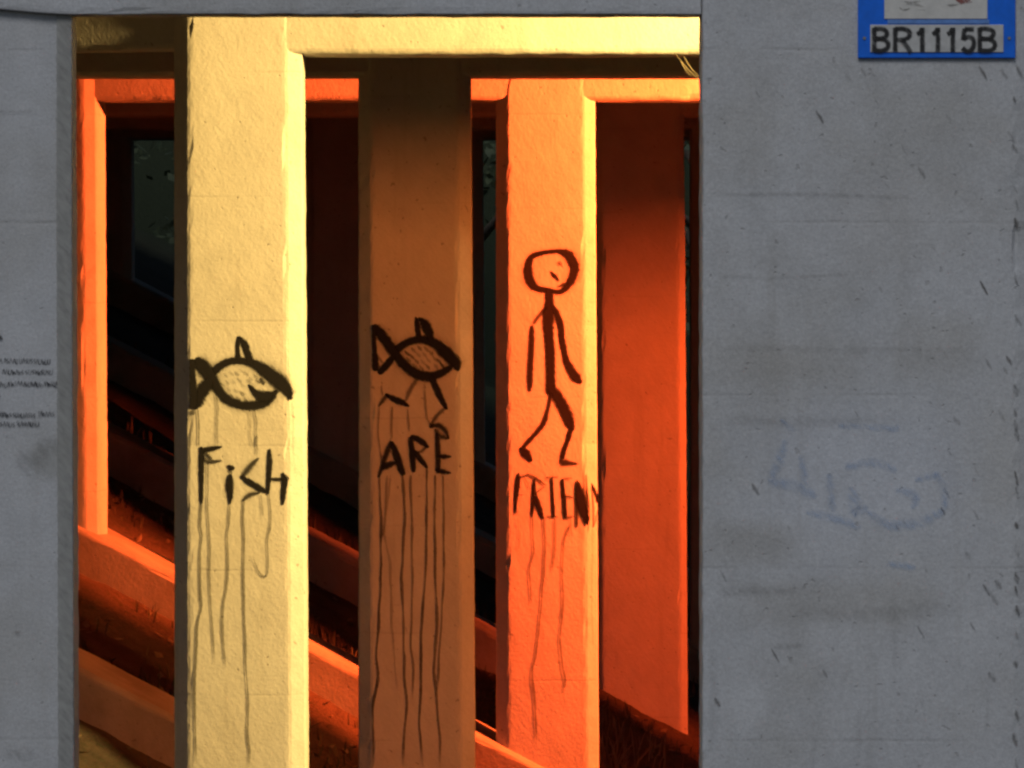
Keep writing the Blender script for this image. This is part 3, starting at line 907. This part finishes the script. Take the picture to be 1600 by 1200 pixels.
for x, y, L, w, op in [(1110, 305, 330, 10, 0.35), (1110, 430, 260, 9, 0.28), (1120, 545, 400, 14, 0.2), (1130, 655, 280, 26, 0.25), (1120, 925, 140, 24, 0.3), (1230, 955, 260, 40, 0.22), (1200, 1010, 60, 14, 0.3), (1130, 840, 120, 60, 0.12), (1400, 560, 180, 60, 0.12)]:
    stains.append(dict(p=[(x, y, w), (x + L * 0.4, y + random.uniform(-4, 4), w), (x + L, y + random.uniform(-5, 5), w)], op=op, soft=1.0, fade=(0.2, 0.3)))
for x, y, L, w, op in [(1340, 1110, 90, 10, 0.15), (1270, 1120, 80, 14, 0.12), (1395, 920, 160, 20, 0.14), (1540, 1060, 90, 10, 0.16), (1112, 1000, 200, 22, 0.16)]:
    stains.append(dict(p=[(x, y, w), (x + 3, y + L * 0.5, w), (x - 2, y + L, w)], op=op, soft=1.0, fade=(0.2, 0.3)))
for q in stains: q['op'] *= 0.45; paint('water_stain', FR, [q], M['grime'], tr)

# --- left pier: small handwriting, cut off by the picture's edge
FL = Face(FD, (-2.2, FD + 0.1, FRONT_Z0), lift=0.002)
c = crop(0, 500, 6.317)
rows_ = [(405, -420, [(-420, -330), (-300, -120), (-95, 12), (40, 165), (195, 490)], 52), (512, -420, [(-420, -250), (-230, -20), (25, 235), (250, 505)], 50), (628, -420, [(-400, -300), (-270, 85), (110, 212), (235, 440), (440, 555)], 52),
         (925, -420, [(-420, -280), (-260, 340), (385, 520)], 50), (1022, -420, [(-420, -200), (-170, 140), (165, 235), (250, 385)], 50), (160, -420, [(-420, -260), (-230, 22)], 60), (742, -420, [(-200, 14)], 40)]
hand = thing('handwriting', None, None, (0, 0, 0)); hand.parent = tl; hand['label'] = 'lines of small black handwriting'
for (y, _, words, hgt) in rows_:
    ln = []
    for xa, xb in words:
        x = xa
        while x < xb:
            wch = random.uniform(22, 36)
            yo = y + random.uniform(-4, 4) + (x - xa) * 0.03
            kind = random.randrange(4)
            h2 = hgt * 0.5
            if kind == 0: p = [(x, yo - h2), (x + wch * 0.2, yo + h2), (x + wch * 0.5, yo - h2 * 0.3), (x + wch * 0.8, yo + h2)]
            elif kind == 1: p = [(x, yo + h2), (x + wch * 0.4, yo - h2), (x + wch * 0.8, yo + h2)]
            elif kind == 2: p = [(x + wch * 0.7, yo - h2), (x, yo - h2 * 0.2), (x + wch * 0.7, yo + h2 * 0.2), (x + wch * 0.1, yo + h2)]
            else: p = [(x, yo - h2), (x, yo + h2), (x + wch * 0.6, yo + h2 * 0.6), (x + wch * 0.7, yo - h2)]
            ln.append(c(*p, w=13, op=random.uniform(0.55, 0.95), soft=0.8, step=1.2))
            x += wch
        if (xa, xb) == (440, 555): ln.append(c((450, 612, 12), (510, 640, 22), (566, 672, 12), op=0.8, soft=0.8))
    paint('written_line', FL, ln, M['ink'], hand)
paint('edge_strip', FL, [dict(p=[(100.5, 14, 26), (100.5, 400, 26), (102, 800, 26), (103.5, 1300, 26)], op=0.9, soft=0.22, taper=False)], M['bare'], tl, 'darker grey strip along the edge')
st = []
for x, y, L, w, op in [(50, 715, 60, 60, 0.18), (20, 172, 80, 8, 0.2), (75, 690, 40, 50, 0.14), (30, 1175, 50, 30, 0.16), (28, 985, 10, 8, 0.5)]:
    st.append(dict(p=[(x - L / 2, y, w), (x, y + 3, w), (x + L / 2, y, w)], op=op, soft=1.0, fade=(0.3, 0.3)))
for q in st: paint('grime_patch', FL, [q], M['grime'], tl)

# ================================================================== BLUE NUMBER SIGN
def sx(px): return (px - 800) * RD / FPX
def sz(py): return (HOR - py) * RD / FPX
SB = (sx(1463), RD - 0.02, sz(90))
sign = thing('bridge_sign', 'blue sign with black number BR1115B, cut by the top of the picture', 'sign', SB)
plate = bevel_box('sign_plate', sx(1340), sx(1586), RD - 0.016, RD - 0.003, sz(91), sz(-230), M['blue'], sign, SB, 0.003)
bevel_box('white_panel', sx(1381), sx(1542), RD - 0.0205, RD - 0.0168, sz(30), sz(-190), M['sign_white'], sign, SB, 0.0015)
bevel_box('worn_strip', sx(1386), sx(1545), RD - 0.0192, RD - 0.0168, sz(37.5), sz(31), M['blue_pale'], sign, SB, 0.0008)
npan = bevel_box('number_panel', sx(1359), sx(1567), RD - 0.0205, RD - 0.0168, sz(82), sz(39), M['sign_plate'], sign, SB, 0.0015)
FS = Face(RD - 0.0205, SB, lift=0.0012)
cs = crop(1300, 0, 5.333)
tag(paint('faded_print', FS, [cs((560, 60, 20), (600, 85, 30), (650, 70, 24), op=0.5, soft=0.9), cs((620, 30, 24), (700, 40, 40), (770, 60, 26), op=0.35, soft=1.0), cs((600, 10, 20), (660, 20, 26), (740, 10, 20), op=0.4, soft=1.0),
                          cs((690, 80, 24), (780, 85, 20), op=0.3, soft=1.0), cs((950, 40, 24), (1000, 45, 30), (1060, 35, 20), op=0.45, soft=0.9)], M['grime'], sign, 'faded brown print'), kind='stuff')
paint('red_mark', FS, [cs((1030, -12, 30), (1080, 5, 80), (1150, 0, 50), op=0.9, soft=0.6), cs((1120, 25, 20), (1170, 15, 20), op=0.5, soft=0.9)], M['red_ink'], sign, 'dull red mark')
GLYPH = {
    'B': [[(0.12, 0.0), (0.12, 1.0)], [(0.12, 0.94), (0.55, 0.94), (0.82, 0.84), (0.82, 0.66), (0.55, 0.54), (0.15, 0.54)], [(0.15, 0.54), (0.6, 0.52), (0.9, 0.38), (0.88, 0.16), (0.58, 0.05), (0.12, 0.06)]],
    'R': [[(0.12, 0.0), (0.12, 1.0)], [(0.12, 0.94), (0.55, 0.94), (0.85, 0.84), (0.85, 0.62), (0.55, 0.50), (0.15, 0.50)], [(0.45, 0.50), (0.70, 0.25), (0.95, -0.04)]],
    '1': [[(0.62, 0.0), (0.62, 1.0)], [(0.62, 0.95), (0.40, 0.80), (0.10, 0.72)]],
    '5': [[(0.90, 0.93), (0.25, 0.93)], [(0.26, 0.96), (0.14, 0.48)], [(0.16, 0.50), (0.50, 0.62), (0.82, 0.52), (0.90, 0.30), (0.72, 0.08), (0.40, 0.03), (0.08, 0.16)]],
}
chars = [('B', 335, 478), ('R', 508, 665), ('1', 700, 785), ('1', 828, 915), ('1', 952, 1040), ('5', 1075, 1195), ('B', 1212, 1368)]
for ch, ca, cb in chars:
    xa, xb = 1300 + ca / 5.333, 1300 + cb / 5.333
    paint('number_character', FS, [dict(p=[(xa + (xb - xa) * u, 81 - 38 * w_) for u, w_ in line], w=10.5, soft=0.7, op=0.95, taper=False, step=2.0) for line in GLYPH[ch]], M['print'], npan)
for px in (1350, 1576):
    for py in (60, -200):
        v, f = tube([(sx(px), RD - 0.0165, sz(py)), (sx(px), RD - 0.0195, sz(py))], 0.006, 10)
        mesh_obj('screw', v, f, M['screw'], sign, SB)

# ================================================================== LAMPS under the deck
for (lx, ld, lz), watts, colr, aim, cone, blend, soft, blockers, lab in LAMPS:
    root = (lx, ld, DECK_Z)
    L = thing('sodium_lamp', lab, 'lamp', root, 'lamps under the deck')
    v, f = tube([(lx, ld, DECK_Z - 0.001), (lx, ld, lz + 0.10)], 0.018, 10)
    mesh_obj('stem', v, f, M['lamp_metal'], L, root, True)
    P0 = Vector((lx, ld, lz))
    ax = (Vector(aim) - P0).normalized()
    v, f = tube([P0 - ax * 0.16, P0 - ax * 0.12, P0 - ax * 0.02, P0 + ax * 0.04], [0.06, 0.12, 0.16, 0.165], 20)
    mesh_obj('housing', v, f, M['lamp_metal'], L, root, True)
    v, f = tube([P0 + ax * 0.041, P0 + ax * 0.055, P0 + ax * 0.06], [0.15, 0.13, 0.05], 20)
    mesh_obj('glass', v, f, glow_mat('lamp_glass', colr, 6.0), L, root, True)
    tall = soft < 0                         # an upright tube instead of a round bulb
    ld_ = bpy.data.lights.new('lamp_bulb', 'AREA' if tall else 'SPOT')
    ld_.energy = watts
    ld_.color = colr
    if tall:
        ld_.shape = 'RECTANGLE'
        ld_.size, ld_.size_y, ld_.spread = 0.08, -soft, R(cone)
    else:
        ld_.shadow_soft_size, ld_.spot_size, ld_.spot_blend = soft, R(cone), blend
    lo = bpy.data.objects.new('bulb', ld_)
    COL.objects.link(lo)
    lo.parent = L
    lo.location = P0 + ax * 0.20 - Vector(root)
    lo.rotation_euler = ax.to_track_quat('-Z', 'Y').to_euler()
    pb = P0 + ax * 0.20                     # unseen added flaps beside the bulb to keep its light along the row
    for (xa, ya), (xb, yb), drop in blockers:
        q = [(pb.x - xa, pb.y + ya), (pb.x - xb, pb.y + yb), (pb.x - xb, pb.y + yb + 0.003), (pb.x - xa, pb.y + ya + 0.003)]
        v, f = loft([[(x, y, z) for x, y in q] for z in (pb.z + 0.10, pb.z - drop)])
        mesh_obj('light_blocker', v, f, M['lamp_metal'], L, root)

# ================================================================== GRASS, STRAW, TREES
def blades(name, spots, mat, hmin, hmax, wid, lean=0.5):
    v, f = [], []
    for (x, y, z, hs) in spots:
        h = random.uniform(hmin, hmax) * hs
        a = random.uniform(0, 2 * math.pi)
        b = random.uniform(0, 2 * math.pi)
        ln = random.uniform(0.1, lean) * h
        dx, dy = math.cos(a) * wid * hs ** 0.3, math.sin(a) * wid * hs ** 0.3
        lx, ly = math.cos(b) * ln, math.sin(b) * ln
        n = len(v)
        v += [(x - dx, y - dy, z - 0.01), (x + dx, y + dy, z - 0.01), (x + lx * 0.4 + dx * 0.7, y + ly * 0.4 + dy * 0.7, z + h * 0.6), (x + lx * 0.4 - dx * 0.7, y + ly * 0.4 - dy * 0.7, z + h * 0.6), (x + lx, y + ly, z + h * 0.95)]
        f += [(n, n + 1, n + 2, n + 3), (n + 3, n + 2, n + 4)]
    return mesh_obj(name, v, f, mat)


spots = []
while len(spots) < 5000:
    x, y = random.uniform(-4.6, 2.6), random.uniform(17.8, 31.5)
    n = mnoise.noise(Vector((x * 1.3, y * 1.3, 5))) + 0.35 * mnoise.noise(Vector((x * 5, y * 5, 1)))
    if n < 0.05: continue
    fr = ((y - D0) / DSTEP) % 1.0
    if fr < 0.20 or fr > 0.975: continue       # not through the sills
    spots.append((x, y, ground_z(x, y), 1.0))
for i in range(1, 5):                           # fringe along the back of each sill
    d = D0 + DSTEP * i
    for _ in range(900):
        x = random.uniform(-4.6, 2.2)
        if mnoise.noise(Vector((x * 2.0, i * 3.3, 0))) < -0.05: continue
        y = d + 0.68 + random.random() ** 2 * 0.35
        spots.append((x, y, ground_z(x, y) + 0.12, 1.5))
tag(blades('rough_grass', spots, M['grass'], 0.03, 0.10, 0.005), 'thin rough grass on the bank between the sills', 'grass', kind='stuff')

straw = []
for cx_, cy_, n, r, hs in ((0.66, 27.6, 70, 0.07, 2.2), (0.72, 28.3, 40, 0.12, 1.2), (1.05, 28.0, 60, 0.2, 1.0), (0.05, 26.2, 26, 0.10, 0.8), (1.15, 27.4, 30, 0.25, 1.1)):
    for _ in range(n):
        x, y = random.gauss(cx_, r), random.gauss(cy_, r)
        straw.append((x, y, ground_z(x, y), hs))
tag(blades('dry_weeds', straw, M['straw'], 0.08, 0.20, 0.006, 0.7), 'tuft of dry weeds lit orange at the foot of the figure pillar', 'weeds', kind='stuff')

lv, lf = [], []
for _ in range(1500):
    x, y = random.uniform(-4.4, 2.4), random.uniform(18.0, 31.0)
    fr = ((y - D0) / DSTEP) % 1.0
    if fr < 0.24 or fr > 0.96: continue
    p = Vector((x, y, ground_z(x, y) + 0.012))
    a = random.uniform(0, 6.283)
    L_, W_ = random.uniform(0.02, 0.055), random.uniform(0.012, 0.025)
    dx, dy = Vector((math.cos(a), math.sin(a), random.uniform(-0.5, 0.5))), Vector((-math.sin(a), math.cos(a), random.uniform(-0.5, 0.5)))
    n = len(lv)
    lv += [p - dx * L_, p + dy * W_, p + dx * L_ + Vector((0, 0, 0.01)), p - dy * W_]
    lf.append((n, n + 1, n + 2, n + 3))
tag(mesh_obj('leaf_litter', lv, lf, M['straw']), 'dead leaves scattered over the bank between the sills', 'leaves', kind='stuff')

# loose straw hanging at the end of the yellow beam beside the sign pier
sb = ((1085 - 800) * 19.9 / FPX, 19.9, 0.86)
stw = thing('hanging_straw', 'thin straw strands hanging from the yellow beam beside the sign pier', 'straw', sb)
for (ax, ay, bx, by) in ((1055, 84, 1098, 128), (1068, 88, 1094, 120), (1062, 92, 1080, 118)):
    s = 19.9 / FPX
    pts = [((ax + (bx - ax) * t - 800) * s, 19.9 + 0.02 * t, (HOR - (ay + (by - ay) * t + 4 * math.sin(t * 3))) * s) for t in (0, 0.25, 0.5, 0.75, 1)]
    v, f = tube(pts, [0.002, 0.0022, 0.002, 0.0015, 0.0008], 5)
    mesh_obj('strand', v, f, M['straw'], stw, sb, True)


def tree(x, y, h, rad, seed, label):
    rnd = random.Random(seed)
    z0 = ground_z(x, y) - 0.1
    root = (x, y, z0)
    t = thing('leafy_tree', label, 'tree', root, 'trees beyond the bridge')
    pts = [(x, y, z0), (x + 0.1, y, z0 + h * 0.25), (x - 0.05, y + 0.1, z0 + h * 0.5), (x + 0.1, y, z0 + h * 0.8)]
    v, f = tube(pts, [0.22, 0.17, 0.12, 0.04], 9)
    tips = []
    for k in range(9):
        a = k * 2.4 + rnd.uniform(-0.3, 0.3)
        hz = h * rnd.uniform(0.2, 0.65)
        r = rad * rnd.uniform(0.5, 0.9)
        p0 = Vector((x, y, z0 + hz)); p2 = p0 + Vector((math.cos(a) * r, math.sin(a) * r, h * rnd.uniform(0.1, 0.25)))
        p1 = (p0 + p2) / 2 + Vector((0, 0, 0.15))
        vv, ff = tube([p0, p1, p2], [0.07, 0.045, 0.015], 6)
        n = len(v)
        v += vv; f += [tuple(i + n for i in q) for q in ff]
        tips.append(p2)
    mesh_obj('trunk', v, f, M['bark'], t, root, True)
    clumps = []
    for k in range(34):
        a, b = rnd.uniform(0, 6.283), rnd.uniform(-0.9, 1)
        rr = rad * rnd.uniform(0.35, 1.0) * math.sqrt(max(0.05, 1 - b * b * 0.8))
        clumps.append((Vector((x + math.cos(a) * rr, y + math.sin(a) * rr, z0 + h * 0.55 + b * h * 0.42)), rnd.uniform(0.35, 0.75)))
    lv, lf = [], []
    for cpos, cr in clumps:
        for _ in range(95):
            dv_ = Vector((rnd.gauss(0, 1), rnd.gauss(0, 1), rnd.gauss(0, 0.8)))
            p = cpos + dv_ * cr * 0.5
            a = Vector((rnd.gauss(0, 1), rnd.gauss(0, 1), rnd.gauss(0, 1))).normalized()
            b = a.cross(Vector((rnd.gauss(0, 1), rnd.gauss(0, 1), rnd.gauss(0, 1)))).normalized()
            L_, W_ = rnd.uniform(0.06, 0.11), rnd.uniform(0.03, 0.05)
            n = len(lv)
            lv += [p - a * L_, p + b * W_, p + a * L_, p - b * W_]
            lf.append((n, n + 1, n + 2, n + 3))
    mesh_obj('crown', lv, lf, M['leaf'], t, root)
    return t


for x, y, h, r, sd, lab in ((-4.6, 47, 7.5, 2.6, 1, 'dim grey-green tree beyond the bridge, seen left of the FISH pillar'),
                            (-0.6, 50, 8.0, 2.8, 2, 'dim tree beyond the bridge, seen between the ARE and figure pillars'),
                            (-2.6, 52, 8.5, 2.8, 3, 'dark tree beyond the bridge, behind the FISH and ARE pillars'),
                            (2.4, 49, 7.5, 2.8, 4, 'dark tree beyond the bridge, behind the stick figure pillar'),
                            (-7.6, 50, 8.0, 3.0, 5, 'dark tree beyond the bridge, behind the left grey pier')):
    tree(x, y, h, r, sd, lab)
